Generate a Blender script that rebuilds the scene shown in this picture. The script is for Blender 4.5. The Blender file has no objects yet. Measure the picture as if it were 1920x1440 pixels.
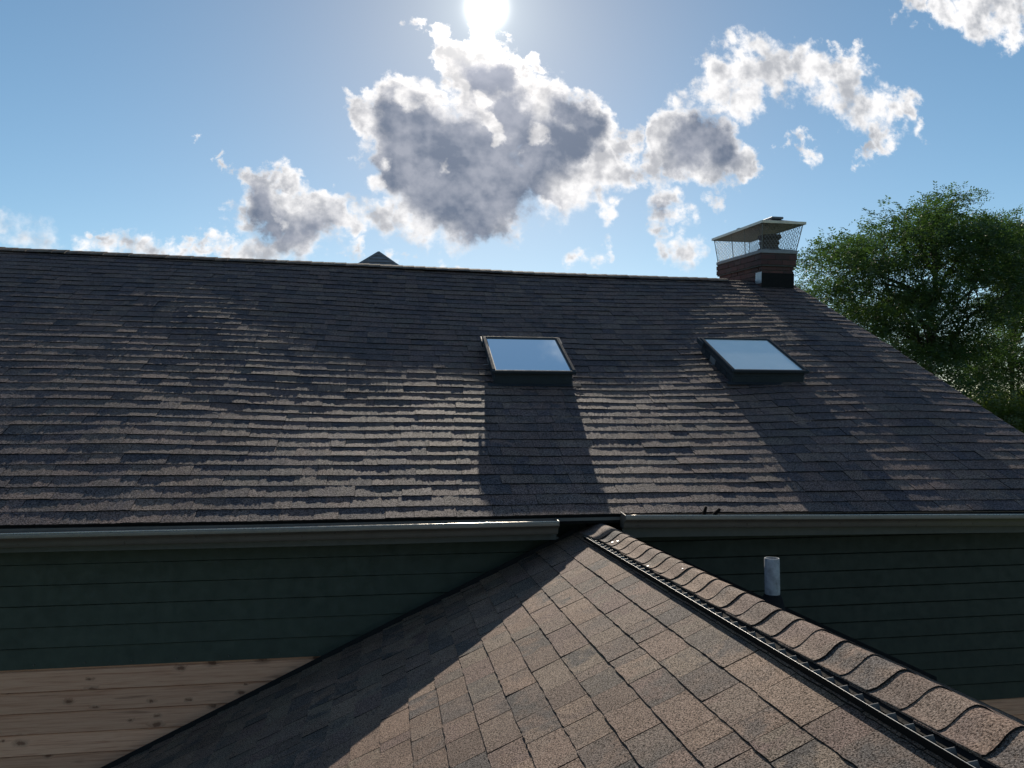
import bpy, math, random
import numpy as np
from mathutils import Matrix, Vector, noise as mnoise

R = math.radians
random.seed(7)
rng = np.random.default_rng(7)
scene = bpy.context.scene
C = scene.collection

# ------------------------------------------------------------------ camera
PITCH, YAW = R(2.664), R(9.181)
cd = bpy.data.cameras.new('camera'); cam = bpy.data.objects.new('camera', cd); C.objects.link(cam)
cd.sensor_width = 36; cd.lens = 27; cd.clip_start = 0.05; cd.clip_end = 3000
cam.location = (0, 0, 0); cam.rotation_euler = (math.pi/2 + PITCH, 0, -YAW)
scene.camera = cam

def ray(px, py):
    """direction of a point of the 1920 x 1440 photograph, in world axes (y = wall normal)"""
    u = (px-960)/1440; v = (720-py)/1440
    c, s = math.cos(PITCH), math.sin(PITCH)
    r = (u, c - v*s, v*c + s)
    ca, sa = math.cos(YAW), math.sin(YAW)
    return Vector((r[0]*ca + r[1]*sa, -r[0]*sa + r[1]*ca, r[2]))
def at(px, py, Y):
    r = ray(px, py); return r*(Y/r.y)

# ------------------------------------------------------------------ sky, sun, exposure
SUN_AZ, SUN_EL = R(7.23), R(28.74)          # azimuth from +y towards +x
sun_dir = Vector((math.sin(SUN_AZ)*math.cos(SUN_EL), math.cos(SUN_AZ)*math.cos(SUN_EL), math.sin(SUN_EL)))
SKY_STRENGTH = 0.085
SUN_STRENGTH = 4.5
scene.view_settings.view_transform = 'Standard'
scene.view_settings.look = 'None'
scene.view_settings.gamma = 1
scene.view_settings.use_curve_mapping = False
scene.view_settings.exposure = 0.42

w = bpy.data.worlds.new('World'); scene.world = w; w.use_nodes = True
NT = w.node_tree; NT.nodes.clear()
def N(nt, typ, **kw):
    n = nt.nodes.new(typ)
    for k, v in kw.items(): setattr(n, k, v)
    return n
class G:
    """tiny node-graph writer"""
    def __init__(s, nt): s.nt = nt
    def put(s, sock, v):
        if isinstance(v, bpy.types.NodeSocket): s.nt.links.new(v, sock)
        elif v is not None: sock.default_value = v
    def m(s, op, a, b=None, c=None, clamp=False):
        n = N(s.nt, 'ShaderNodeMath', operation=op, use_clamp=clamp)
        s.put(n.inputs[0], a); s.put(n.inputs[1], b); s.put(n.inputs[2], c)
        return n.outputs[0]
    def v(s, op, a, b=None, c=None, out=0):
        n = N(s.nt, 'ShaderNodeVectorMath', operation=op)
        s.put(n.inputs[0], a); s.put(n.inputs[1], b)
        if c is not None: s.put(n.inputs[2], c)
        return n.outputs[out]
    def ss(s, x, a, b, lo=0., hi=1.):
        n = N(s.nt, 'ShaderNodeMapRange', interpolation_type='SMOOTHSTEP')
        s.put(n.inputs[0], x); s.put(n.inputs[1], a); s.put(n.inputs[2], b); s.put(n.inputs[3], lo); s.put(n.inputs[4], hi)
        return n.outputs[0]
    def lin(s, x, a, b, lo=0., hi=1.):
        n = N(s.nt, 'ShaderNodeMapRange'); n.clamp = True
        s.put(n.inputs[0], x); s.put(n.inputs[1], a); s.put(n.inputs[2], b); s.put(n.inputs[3], lo); s.put(n.inputs[4], hi)
        return n.outputs[0]
    def mix(s, f, a, b, mode='MIX'):
        n = N(s.nt, 'ShaderNodeMix', data_type='RGBA', blend_type=mode)
        s.put(n.inputs[0], f); s.put(n.inputs[6], a); s.put(n.inputs[7], b)
        return n.outputs[2]
    def noise(s, vec, scale, detail=4, rough=.5, out=0, dims='3D', dist=0., lac=2.):
        n = N(s.nt, 'ShaderNodeTexNoise', noise_dimensions=dims)
        s.put(n.inputs['Vector'], vec); n.inputs['Scale'].default_value = scale
        n.inputs['Detail'].default_value = detail; n.inputs['Roughness'].default_value = rough
        n.inputs['Distortion'].default_value = dist; n.inputs['Lacunarity'].default_value = lac
        return n.outputs[out]
    def ramp(s, x, stops):
        n = N(s.nt, 'ShaderNodeValToRGB'); e = n.color_ramp.elements
        while len(e) < len(stops): e.new(.5)
        for k, (p, c) in enumerate(stops): e[k].position = p; e[k].color = (*c, 1)
        s.put(n.inputs[0], x); return n.outputs[0]

g = G(NT)
out = N(NT, 'ShaderNodeOutputWorld'); bg = N(NT, 'ShaderNodeBackground')
bg.inputs[1].default_value = SKY_STRENGTH
sky = N(NT, 'ShaderNodeTexSky', sky_type='NISHITA')
sky.sun_disc = False; sky.sun_elevation = SUN_EL; sky.sun_rotation = SUN_AZ
sky.altitude = 200; sky.air_density = 1.0; sky.dust_density = 0.25; sky.ozone_density = 2.0
tc = N(NT, 'ShaderNodeTexCoord'); D = g.v('NORMALIZE', tc.outputs['Generated'])
sx = N(NT, 'ShaderNodeSeparateXYZ'); NT.links.new(D, sx.inputs[0])
dy = g.m('MAXIMUM', sx.outputs[1], 0.05)
P = N(NT, 'ShaderNodeCombineXYZ')
NT.links.new(g.m('DIVIDE', sx.outputs[0], dy), P.inputs[0]); NT.links.new(g.m('DIVIDE', sx.outputs[2], dy), P.inputs[1])
P = P.outputs[0]
# warp of the outline: big billows plus small curls
w1 = g.v('SUBTRACT', g.noise(P, 9, 2, .5, out=1), (.5, .5, .5))
w2 = g.v('SUBTRACT', g.noise(P, 30, 5, .62, out=1), (.5, .5, .5))
PW = g.v('ADD', P, g.v('ADD', g.v('SCALE', w1, None), g.v('SCALE', w2, None)))
for n in NT.nodes:
    if n.bl_idname == 'ShaderNodeVectorMath' and n.operation == 'SCALE': n.inputs[3].default_value = .06
_sc = [n for n in NT.nodes if n.bl_idname == 'ShaderNodeVectorMath' and n.operation == 'SCALE']
_sc[0].inputs[3].default_value = .085; _sc[1].inputs[3].default_value = .085
def pd(px, py):
    r = ray(px, py); return (r.x/r.y, r.z/r.y, 0)
def blobs(vec, lst, flat=1.0):
    acc = None
    for (px, py, r, a) in lst:
        c = pd(px, py); rr = 1440./r/1.05
        q = g.v('MULTIPLY', g.v('SUBTRACT', vec, c), (rr, rr*flat, 0))
        l = g.v('LENGTH', q, out=1)
        b = g.m('MULTIPLY', g.m('SUBTRACT', 1.0, l), a)
        b = g.m('MAXIMUM', b, -1.5)
        if acc is None: acc = b
        else:
            acc = g.m('SMOOTH_MAX', acc, b, .12)
    return acc
# main backlit cumulus, its neighbours, and the low row over the ridge
CLOUD = [
 (815,45,34,.8),(828,95,34,.8),(860,110,50,.9),(905,90,55,.9),(880,170,70,1),(950,140,60,1),(1000,125,30,.8),(960,210,90,1),(1020,190,60,.9),
 (900,240,70,1),(690,210,34,.7),(750,215,60,.9),(720,260,55,.9),(790,230,60,.9),(800,300,110,1.1),(900,320,130,1.2),(740,330,60,.8),
 (860,380,90,1),(930,390,70,.9),(800,370,80,.9),(1080,200,55,.9),(1090,240,70,1),(1050,300,110,1),(1120,300,70,.9),(1160,260,45,.8),(1170,310,40,.7),
 (720,420,45,.6),(770,420,45,.55),(690,430,35,.5),
 (1240,270,50,.9),(1290,270,75,1),(1340,290,70,1),(1390,305,50,.9),(1230,300,45,.7),(1420,320,30,.6),
 (1240,370,40,.55),(1245,410,40,.6),(1235,440,30,.55),(1120,380,32,.5),(1140,395,28,.5),(1290,470,38,.5),(1250,480,25,.4),(1095,485,26,.42),(1130,470,18,.35),
 (1350,120,50,.55),(1400,120,60,.62),(1450,130,65,.62),(1340,180,50,.52),(1400,180,60,.55),(1500,140,55,.55),(1560,140,60,.62),(1590,110,40,.55),
 (1600,160,55,.55),(1550,190,45,.45),(1620,210,60,.6),(1670,220,50,.6),(1700,210,34,.55),(1640,270,38,.55),(1620,290,26,.5),(1720,245,24,.35),
 (1500,290,22,.42),(1465,282,16,.32),(1330,375,18,.32),
 (1700,5,40,.5),(1760,10,50,.6),(1830,20,60,.6),(1880,20,60,.6),(1900,50,40,.5),(1920,10,60,.5),
 (365,235,13,.4),(410,275,14,.4),(425,300,16,.4),(445,318,15,.35),
 (490,335,36,.8),(525,345,40,.85),(500,390,55,.9),(560,390,60,.95),(610,370,30,.8),(620,410,50,.9),(450,415,34,.6),(560,440,60,.8),(640,430,40,.7),(500,460,50,.6),(470,475,40,.55),
 (180,425,18,.55),(200,445,34,.6),(250,455,36,.65),(290,455,36,.65),(320,470,34,.6),(360,455,26,.6),(395,462,26,.6),(430,478,28,.55),(150,450,25,.35),
 (820,495,18,.5),(850,500,16,.45),(740,492,18,.5),(665,478,20,.45),(60,450,40,.26),(20,440,40,.22)]
DARK = [(905,148,42,1),(945,135,32,1),(955,190,45,1),(975,220,40,.9),(745,230,48,1),(790,260,50,1),(770,300,85,1.1),(850,320,110,1.3),(930,310,90,1.2),
 (880,360,90,1.2),(960,330,90,1.1),(1070,205,40,1),(1090,225,36,.9),(1050,265,60,1.1),(1000,290,80,1.1),(900,395,70,.9),(860,260,40,.8),
 (1320,250,40,.9),(1300,275,50,.8),(1340,265,40,.7),(1350,290,40,.5),(500,370,36,.8),(510,410,45,.9),(590,420,40,.55),(550,430,40,.6),(1240,390,18,.4)]
M = blobs(PW, CLOUD)
puff = g.noise(P, 24, 7, .57)
fine = g.noise(P, 70, 6, .6)
Mn = g.m('ADD', M, g.m('ADD', g.m('MULTIPLY', g.m('SUBTRACT', puff, .5), .95), g.m('MULTIPLY', g.m('SUBTRACT', fine, .5), .14)))
mask = g.ss(Mn, -.04, g.lin(sx.outputs[2], .16, .42, .52, .30))
DW = g.v('ADD', P, g.v('ADD', g.v('SCALE', w1), g.v('SCALE', w2)))
_sc = [n for n in NT.nodes if n.bl_idname == 'ShaderNodeVectorMath' and n.operation == 'SCALE']
_sc[2].inputs[3].default_value = .07; _sc[3].inputs[3].default_value = .05
BRIGHT = [(925,225,26,1),(940,250,20,.9),(1010,255,26,.8),(995,285,16,.6),(830,305,18,.7),(1010,150,30,.8),(840,170,40,.9),(1120,320,44,.9),(1150,280,40,.8),(700,330,26,.8),(720,290,18,.6),(760,205,18,.6),(1020,380,22,.7),(905,185,14,.5),(560,365,16,.6),(535,400,12,.5)]
Dk = g.m('SUBTRACT', blobs(DW, DARK), g.m('MULTIPLY', g.m('MAXIMUM', blobs(DW, BRIGHT), 0.0), 1.5))
Dn = g.m('ADD', Dk, g.m('MULTIPLY', g.m('SUBTRACT', g.noise(P, 20, 7, .62), .5), 1.1))
core = g.ss(Dn, -.34, .56)
soft = g.ss(Mn, .08, .62)
FOX, FOY = 4.3, 1.7
# clouds elsewhere in the sky, where the photograph does not look
far_n = g.noise(g.v('ADD', g.v('MULTIPLY', D, (1, 1, 2.2)), (FOX, FOY, 0)), 2.6, 7, .58)
aw = N(NT, 'ShaderNodeSeparateXYZ'); NT.links.new(g.v('ABSOLUTE', g.v('SUBTRACT', P, (.17, .27, 0))), aw.inputs[0])
inside = g.m('MULTIPLY', g.m('MULTIPLY', g.ss(aw.outputs[0], 1.15, .92), g.ss(aw.outputs[1], .66, .54)), g.ss(sx.outputs[1], .1, .3))
outside = g.m('SUBTRACT', 1.0, inside)
elsewhere = g.m('MULTIPLY', g.ss(far_n, .55, .66), outside)
elsewhere = g.m('MULTIPLY', elsewhere, g.ss(sx.outputs[2], .0, .1))
# light of the sun through thin vapour
ca = g.v('DOT_PRODUCT', D, tuple(sun_dir), out=1)
ang = g.m('ARCCOSINE', g.m('MINIMUM', ca, .999999))
halo = g.m('EXPONENT', g.m('DIVIDE', ang, -.052))
glow = g.m('EXPONENT', g.m('DIVIDE', ang, -.17))
# puffs: the side turned to the sun is brighter
psun = (sun_dir.x/sun_dir.y, sun_dir.z/sun_dir.y, 0)
tos = g.v('NORMALIZE', g.v('SUBTRACT', psun, P))
def offs(d):
    n = N(NT, 'ShaderNodeVectorMath', operation='SCALE'); g.put(n.inputs[0], tos); n.inputs[3].default_value = d; return g.v('ADD', P, n.outputs[0])
rel1 = g.m('SUBTRACT', puff, g.noise(offs(.010), 24, 7, .57))
rel2 = g.m('SUBTRACT', g.noise(P, 11, 4, .55), g.noise(offs(.022), 11, 4, .55))
relief = g.m('ADD', g.m('MULTIPLY', rel1, 2.8), g.m('MULTIPLY', rel2, 4.0))
disc = g.m('EXPONENT', g.m('MULTIPLY', g.m('POWER', g.m('DIVIDE', ang, .0150), 2.0), -1.0))
k = 1.0/SKY_STRENGTH
def K(r, gg, b): return (r*k, gg*k, b*k, 1)
hs = N(NT, 'ShaderNodeHueSaturation'); NT.links.new(sky.outputs[0], hs.inputs['Color'])
hs.inputs['Saturation'].default_value = 1.12; hs.inputs['Value'].default_value = .96; hs.inputs['Hue'].default_value = .488
skyc = g.mix(g.m('MULTIPLY', g.m('EXPONENT', g.m('DIVIDE', ang, -.30)), .45), hs.outputs[0], (0, 0, 0, 1))
bright = g.mix(g.m('MINIMUM', g.m('MULTIPLY', halo, 1.6), 1.), K(.80, .79, .79), K(1.5, 1.36, 1.26))
shade_amt = g.m('SUBTRACT', g.m('ADD', g.m('MULTIPLY', soft, .85), .02), g.m('MULTIPLY', relief, 1.15))
shade_amt = g.ss(shade_amt, -.25, 1.45)
bright = g.mix(shade_amt, bright, g.mix(g.m('MINIMUM', g.m('MULTIPLY', glow, 1.2), 1.), K(.33, .35, .385), K(.52, .50, .51)))
dark = g.mix(g.m('ADD', g.lin(g.noise(P, 9, 6, .55), .28, .74), g.m('MULTIPLY', relief, .85), clamp=True), K(.125, .155, .215), K(.285, .305, .36))
dark = g.mix(g.m('MINIMUM', g.m('MULTIPLY', halo, 1.8), 1.), dark, K(.30, .30, .39))
cloudc = g.mix(core, bright, dark)
def finish(col):
    col = g.mix(g.m('MULTIPLY', elsewhere, .85), col, g.mix(g.ss(far_n, .6, .78), K(.62, .62, .64), K(.34, .37, .44)))
    col = g.mix(g.m('MULTIPLY', halo, .40), col, K(1.0, 1.08, 1.02), 'ADD')
    return g.mix(disc, col, K(4.5, 4.3, 3.9), 'ADD')
NT.links.new(finish(g.mix(mask, skyc, cloudc)), bg.inputs[0])
# the part of the sky away from the photographed clouds is the same sky without their (costly) outline nodes
bg2 = N(NT, 'ShaderNodeBackground'); bg2.inputs[1].default_value = SKY_STRENGTH
NT.links.new(finish(skyc), bg2.inputs[0])
mx = N(NT, 'ShaderNodeMixShader'); NT.links.new(g.m('GREATER_THAN', inside, 0.0), mx.inputs[0])
NT.links.new(bg2.outputs[0], mx.inputs[1]); NT.links.new(bg.outputs[0], mx.inputs[2]); NT.links.new(mx.outputs[0], out.inputs[0])
w.cycles.sampling_method = 'MANUAL'; w.cycles.sample_map_resolution = 1024

sl = bpy.data.lights.new('sun', 'SUN'); so = bpy.data.objects.new('sun', sl); C.objects.link(so)
sl.energy = SUN_STRENGTH; sl.angle = R(.5); sl.color = (1, .90, .76)
so.rotation_euler = sun_dir.to_track_quat('Z', 'Y').to_euler()
so.location = (0, 0, 30)
scene.cycles.max_bounces = 6; scene.cycles.diffuse_bounces = 3; scene.cycles.glossy_bounces = 3
scene.cycles.sample_clamp_indirect = 4
try: scene.cycles.use_denoising = True
except Exception: pass

# ------------------------------------------------------------------ materials
def new_mat(name):
    m = bpy.data.materials.new(name); m.use_nodes = True
    nt = m.node_tree; b = nt.nodes['Principled BSDF']
    return m, nt, b, G(nt)
def wpos(nt): return N(nt, 'ShaderNodeNewGeometry').outputs['Position']
def bump(gr, nt, b, h, strength=.4, dist=.002):
    n = N(nt, 'ShaderNodeBump'); n.inputs['Strength'].default_value = strength; n.inputs['Distance'].default_value = dist
    nt.links.new(h, n.inputs['Height']); nt.links.new(n.outputs[0], b.inputs['Normal'])
def plain(name, colr, rough=.5, metal=0., spec=.5, var=.12, scale=14, bumpy=0., fine=0.):
    m, nt, b, gr = new_mat(name)
    p = wpos(nt); n = gr.noise(p, scale, 5, .6)
    f = gr.lin(n, .3, .7, 1-var, 1+var)
    c = gr.v('MULTIPLY', colr, None); nd = [x for x in nt.nodes if x.bl_idname == 'ShaderNodeVectorMath'][-1]
    cc = N(nt, 'ShaderNodeCombineXYZ')
    for i in range(3): nt.links.new(f, cc.inputs[i])
    nt.links.new(cc.outputs[0], nd.inputs[1]); nt.links.new(c, b.inputs['Base Color'])
    b.inputs['Metallic'].default_value = metal; b.inputs['Specular IOR Level'].default_value = spec
    nt.links.new(gr.lin(gr.noise(p, scale*2.3, 4, .6), .3, .7, max(0, rough-.1), min(1, rough+.1)), b.inputs['Roughness'])
    if bumpy: bump(gr, nt, b, gr.noise(p, 90, 5, .7), bumpy, .003)
    return m

def shingle_mat(name, ramp, gain, rough=.62, spec=.35, grain=230, gstr=.55, spark=0.0):
    m, nt, b, gr = new_mat(name)
    geo = N(nt, 'ShaderNodeNewGeometry'); oi = N(nt, 'ShaderNodeObjectInfo')
    p = geo.outputs['Position']
    rnd = gr.m('FRACT', gr.m('ADD', geo.outputs['Random Per Island'], oi.outputs['Random']))
    rnd2 = gr.m('FRACT', gr.m('MULTIPLY', rnd, 7.31))
    base = gr.ramp(rnd, ramp)
    # blotches where the granule blend changes inside one shingle
    blot = gr.noise(p, 7, 4, .6)
    base = gr.mix(gr.lin(blot, .46, .60), base, gr.ramp(rnd2, ramp))
    # granules
    gn = gr.noise(p, grain, 2, .75)
    gn2 = gr.noise(p, grain*2.6, 1, .5)
    f = gr.m('ADD', gr.lin(gn, .36, .64, 1-gstr, 1+gstr), gr.lin(gn2, .35, .65, -.3, .3))
    f = gr.m('MULTIPLY', f, gain)
    f = gr.m('MULTIPLY', f, gr.lin(gr.noise(p, 2.2, 3, .5), .3, .7, .86, 1.12))
    cc = N(nt, 'ShaderNodeCombineXYZ')
    for i in range(3): nt.links.new(f, cc.inputs[i])
    col = gr.v('MULTIPLY', base, cc.outputs[0])
    if spark:
        sp = gr.ss(gn2, .62, .70)
        col = gr.mix(gr.m('MULTIPLY', sp, spark), col, (.42, .38, .33, 1))
    nt.links.new(col, b.inputs['Base Color'])
    b.inputs['Roughness'].default_value = rough
    nt.links.new(gr.lin(gn, .38, .64, spec*.15, spec*1.9), b.inputs['Specular IOR Level'])
    bump(gr, nt, b, gr.noise(p, grain, 3, .8), .7, .004)
    return m
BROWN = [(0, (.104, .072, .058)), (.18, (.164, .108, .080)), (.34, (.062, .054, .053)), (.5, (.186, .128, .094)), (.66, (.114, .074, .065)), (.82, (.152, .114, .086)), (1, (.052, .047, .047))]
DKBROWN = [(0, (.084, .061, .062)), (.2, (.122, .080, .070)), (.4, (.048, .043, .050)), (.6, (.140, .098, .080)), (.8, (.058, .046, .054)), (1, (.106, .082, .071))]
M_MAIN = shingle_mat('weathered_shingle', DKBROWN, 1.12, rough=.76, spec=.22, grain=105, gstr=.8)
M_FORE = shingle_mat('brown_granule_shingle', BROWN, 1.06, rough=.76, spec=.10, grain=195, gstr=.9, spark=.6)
M_CAP = shingle_mat('brown_granule_cap', BROWN, 1.16, rough=.76, spec=.10, grain=170, gstr=.7, spark=.6)
M_EDGE = plain('cut_asphalt_edge', (.014, .013, .013), .85, spec=.2)
M_FELT = plain('black_roof_felt', (.012, .012, .013), .9, spec=.2)
M_GUTTER = plain('bronze_gutter_metal', (.115, .095, .080), .36, metal=.0, spec=.8, var=.12, scale=9)
M_LIPBEAD = plain('gutter_lip_highlight', (.42, .38, .33), .26, metal=.7, var=.1)  # pale shiny tone puts the sun's highlight into the lip colour
M_DRIP = plain('drip_edge_metal', (.10, .095, .09), .6, spec=.3)
M_TRIM = plain('dark_bronze_trim', (.06, .06, .055), .5)
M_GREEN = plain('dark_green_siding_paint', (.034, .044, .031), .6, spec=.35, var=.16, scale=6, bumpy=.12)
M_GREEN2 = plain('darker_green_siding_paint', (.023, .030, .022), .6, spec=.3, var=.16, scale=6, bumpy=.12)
M_VENT = plain('black_vent_plastic', (.012, .012, .013), .85, spec=.12, var=.2, scale=60)
M_LIP = plain('vent_plastic_lip', (.02, .02, .022), .75, spec=.2, var=.25, scale=60)
M_BEAD = plain('vent_edge_glint', (.14, .14, .14), .42, spec=.6, var=.35, scale=30)  # grey over black plastic: sun glint painted on lip bead and big ribs
M_FRAME = plain('skylight_grey_metal', (.028, .033, .040), .7, metal=.0, spec=.2, var=.08)
M_CURB = plain('skylight_dark_curb', (.030, .040, .050), .45)
M_FLASH = plain('grey_flashing_metal', (.32, .33, .35), .4, metal=.6)
M_PIPE = plain('weathered_pvc', (.25, .26, .28), .55, var=.35, scale=26)
M_MORTAR = plain('grey_mortar', (.085, .08, .08), .9, spec=.2, bumpy=.3)
M_CROWN = plain('mortar_crown', (.26, .27, .29), .85, spec=.2, bumpy=.3)
M_LID = plain('cap_sheet_metal', (.15, .155, .17), .5, metal=.0, var=.15, scale=7)
M_RIM = plain('cap_rim_metal', (.55, .50, .42), .4, metal=.3)  # pale colour stands in for sunlight on the lid's edge
M_WIRE = plain('galvanised_wire', (.22, .23, .24), .4, metal=.6)
M_FLUE = plain('sooty_clay_flue', (.11, .09, .085), .85, spec=.2, var=.35)
M_TWIG = plain('dark_twig_bark', (.007, .006, .006), .9, spec=.1, var=.3, scale=80)
M_BARK = plain('tree_bark', (.045, .038, .032), .9, spec=.2, var=.4, scale=8, bumpy=.4)
M_NWALL = plain('pale_house_wall', (.30, .29, .28), .8)
M_NROOF = plain('grey_slate_roof', (.16, .16, .175), .7, var=.2, scale=5)
M_GRASS = plain('lawn_grass', (.045, .075, .022), .9, spec=.2, var=.4, scale=2.5)
M_BACKWALL = plain('sheathing', (.10, .10, .095), .8)

def brick_mat():
    m, nt, b, gr = new_mat('old_red_brick')
    geo = N(nt, 'ShaderNodeNewGeometry'); oi = N(nt, 'ShaderNodeObjectInfo'); p = geo.outputs['Position']
    base = gr.ramp(oi.outputs['Random'], [(0, (.105, .046, .044)), (.3, (.082, .040, .042)), (.55, (.125, .058, .054)), (.8, (.068, .038, .040)), (1, (.11, .070, .066))])
    d = gr.lin(gr.noise(p, 16, 5, .65), .35, .7)
    nt.links.new(gr.mix(gr.m('MULTIPLY', d, .6), base, (.05, .045, .045, 1)), b.inputs['Base Color'])
    b.inputs['Roughness'].default_value = .85; b.inputs['Specular IOR Level'].default_value = .25
    bump(gr, nt, b, gr.noise(p, 60, 5, .7), .5, .004); return m
M_BRICK = brick_mat()

def wood_mat():
    m, nt, b, gr = new_mat('knotty_cedar')
    geo = N(nt, 'ShaderNodeNewGeometry'); oi = N(nt, 'ShaderNodeObjectInfo')
    off = N(nt, 'ShaderNodeCombineXYZ'); nt.links.new(gr.m('MULTIPLY', oi.outputs['Random'], 37.), off.inputs[0])
    nt.links.new(gr.m('MULTIPLY', oi.outputs['Random'], 11.), off.inputs[2])
    p = gr.v('ADD', geo.outputs['Position'], off.outputs[0])
    sep = N(nt, 'ShaderNodeSeparateXYZ'); nt.links.new(p, sep.inputs[0])
    q = N(nt, 'ShaderNodeCombineXYZ'); nt.links.new(gr.m('MULTIPLY', sep.outputs[0], 3.7), q.inputs[0]); nt.links.new(gr.m('MULTIPLY', sep.outputs[2], 8.3), q.inputs[1])
    vo = N(nt, 'ShaderNodeTexVoronoi', voronoi_dimensions='2D'); nt.links.new(q.outputs[0], vo.inputs['Vector']); vo.inputs['Scale'].default_value = 1.0
    warp = gr.m('MULTIPLY', gr.m('SUBTRACT', gr.noise(p, 34, 4, .65), .5), .24)
    dist = gr.m('ADD', vo.outputs['Distance'], warp)
    sepc = N(nt, 'ShaderNodeSeparateColor'); nt.links.new(vo.outputs['Color'], sepc.inputs[0])
    has = gr.m('GREATER_THAN', sepc.outputs[0], .42)
    size = gr.lin(sepc.outputs[1], 0, 1, .03, .105)
    knot = gr.m('MULTIPLY', gr.ss(gr.m('DIVIDE', dist, size), 1.15, .65), has)
    aura = gr.m('MULTIPLY', gr.ss(gr.m('DIVIDE', dist, size), 2.6, .9), has)
    gv = N(nt, 'ShaderNodeCombineXYZ')
    nt.links.new(gr.m('MULTIPLY', sep.outputs[0], 1.2), gv.inputs[0]); nt.links.new(gr.m('ADD', gr.m('MULTIPLY', sep.outputs[2], 42.), gr.m('MULTIPLY', aura, 1.4)), gv.inputs[1])
    grain = gr.noise(gv.outputs[0], 2.0, 6, .65, dist=.6)
    base = gr.ramp(grain, [(.30, (.44, .185, .105)), (.44, (.63, .315, .195)), (.58, (.72, .39, .25)), (.73, (.52, .225, .135))])
    streak = N(nt, 'ShaderNodeCombineXYZ'); nt.links.new(gr.m('MULTIPLY', sep.outputs[0], 2.2), streak.inputs[0]); nt.links.new(gr.m('MULTIPLY', sep.outputs[2], 24.), streak.inputs[1])
    st = gr.ss(gr.noise(streak.outputs[0], 1.0, 3, .5), .62, .74)
    base = gr.mix(gr.m('MULTIPLY', st, .7), base, (.28, .13, .08, 1))
    base = gr.mix(gr.m('MULTIPLY', aura, .5), base, (.27, .145, .09, 1))
    base = gr.mix(gr.m('MULTIPLY', knot, .75), base, (.16, .062, .036, 1))
    tone = gr.lin(oi.outputs['Random'], 0, 1, .82, 1.12)
    cc = N(nt, 'ShaderNodeCombineXYZ')
    for i in range(3): nt.links.new(tone, cc.inputs[i])
    nt.links.new(gr.v('MULTIPLY', base, cc.outputs[0]), b.inputs['Base Color'])
    b.inputs['Roughness'].default_value = .7; b.inputs['Specular IOR Level'].default_value = .25
    bump(gr, nt, b, grain, .25, .002); return m
M_WOOD = wood_mat()

def glass_mat(name, tint):
    m, nt, b, gr = new_mat(name)
    b.inputs['Base Color'].default_value = (*tint, 1); b.inputs['Roughness'].default_value = .03
    b.inputs['IOR'].default_value = 1.9; b.inputs['Specular IOR Level'].default_value = .9
    b.inputs['Coat Weight'].default_value = .6; b.inputs['Coat Roughness'].default_value = .02; b.inputs['Coat IOR'].default_value = 1.6
    bump(gr, nt, b, gr.noise(wpos(nt), 2.2, 2, .5), .05, .01)
    return m
M_GLASS = glass_mat('coated_skylight_glass', (.86, .97, 1.)); M_GLASS.node_tree.nodes['Principled BSDF'].inputs['Metallic'].default_value = .97
def glass_pale():  # pale, faintly blotchy base colour, barely metallic
    m, nt, b, gr = new_mat('pale_skylight_glass')
    p = wpos(nt)
    d = gr.lin(gr.noise(p, 5, 5, .6), .3, .75)
    nt.links.new(gr.mix(d, (.80, .86, .84, 1), (.90, .93, .90, 1)), b.inputs['Base Color'])
    b.inputs['Metallic'].default_value = .12; b.inputs['Roughness'].default_value = .14; b.inputs['IOR'].default_value = 1.9; b.inputs['Specular IOR Level'].default_value = .9
    b.inputs['Coat Weight'].default_value = .6; b.inputs['Coat Roughness'].default_value = .05; b.inputs['Coat IOR'].default_value = 1.6
    return m
M_GLASS2 = glass_pale()

def leaf_mat(name, c1, c2, trans):
    m = bpy.data.materials.new(name); m.use_nodes = True; nt = m.node_tree; nt.nodes.clear(); gr = G(nt)
    o = N(nt, 'ShaderNodeOutputMaterial'); geo = N(nt, 'ShaderNodeNewGeometry')
    p = geo.outputs['Position']
    f = gr.m('ADD', gr.m('MULTIPLY', geo.outputs['Random Per Island'], .6), gr.lin(gr.noise(p, .8, 3, .5), .3, .7, -.1, .5))
    col = gr.mix(f, (*c1, 1), (*c2, 1))
    d = N(nt, 'ShaderNodeBsdfDiffuse'); t = N(nt, 'ShaderNodeBsdfTranslucent'); gl = N(nt, 'ShaderNodeBsdfGlossy')
    gl.inputs['Roughness'].default_value = .45
    nt.links.new(col, d.inputs['Color'])
    nt.links.new(gr.mix(1., col, (1.25, 1.35, .6, 1), 'MULTIPLY'), t.inputs['Color'])
    a = N(nt, 'ShaderNodeMixShader'); a.inputs[0].default_value = trans
    nt.links.new(d.outputs[0], a.inputs[1]); nt.links.new(t.outputs[0], a.inputs[2])
    b2 = N(nt, 'ShaderNodeMixShader'); b2.inputs[0].default_value = .05
    nt.links.new(a.outputs[0], b2.inputs[1]); nt.links.new(gl.outputs[0], b2.inputs[2])
    nt.links.new(b2.outputs[0], o.inputs[0]); return m
M_LEAF = leaf_mat('locust_leaf', (.026, .060, .026), (.070, .114, .042), .46)
M_LEAF2 = leaf_mat('dark_leaf', (.028, .060, .026), (.062, .105, .038), .46)
M_LEAF3 = leaf_mat('yellow_green_leaf', (.055, .085, .018), (.10, .13, .03), .45)

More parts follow.
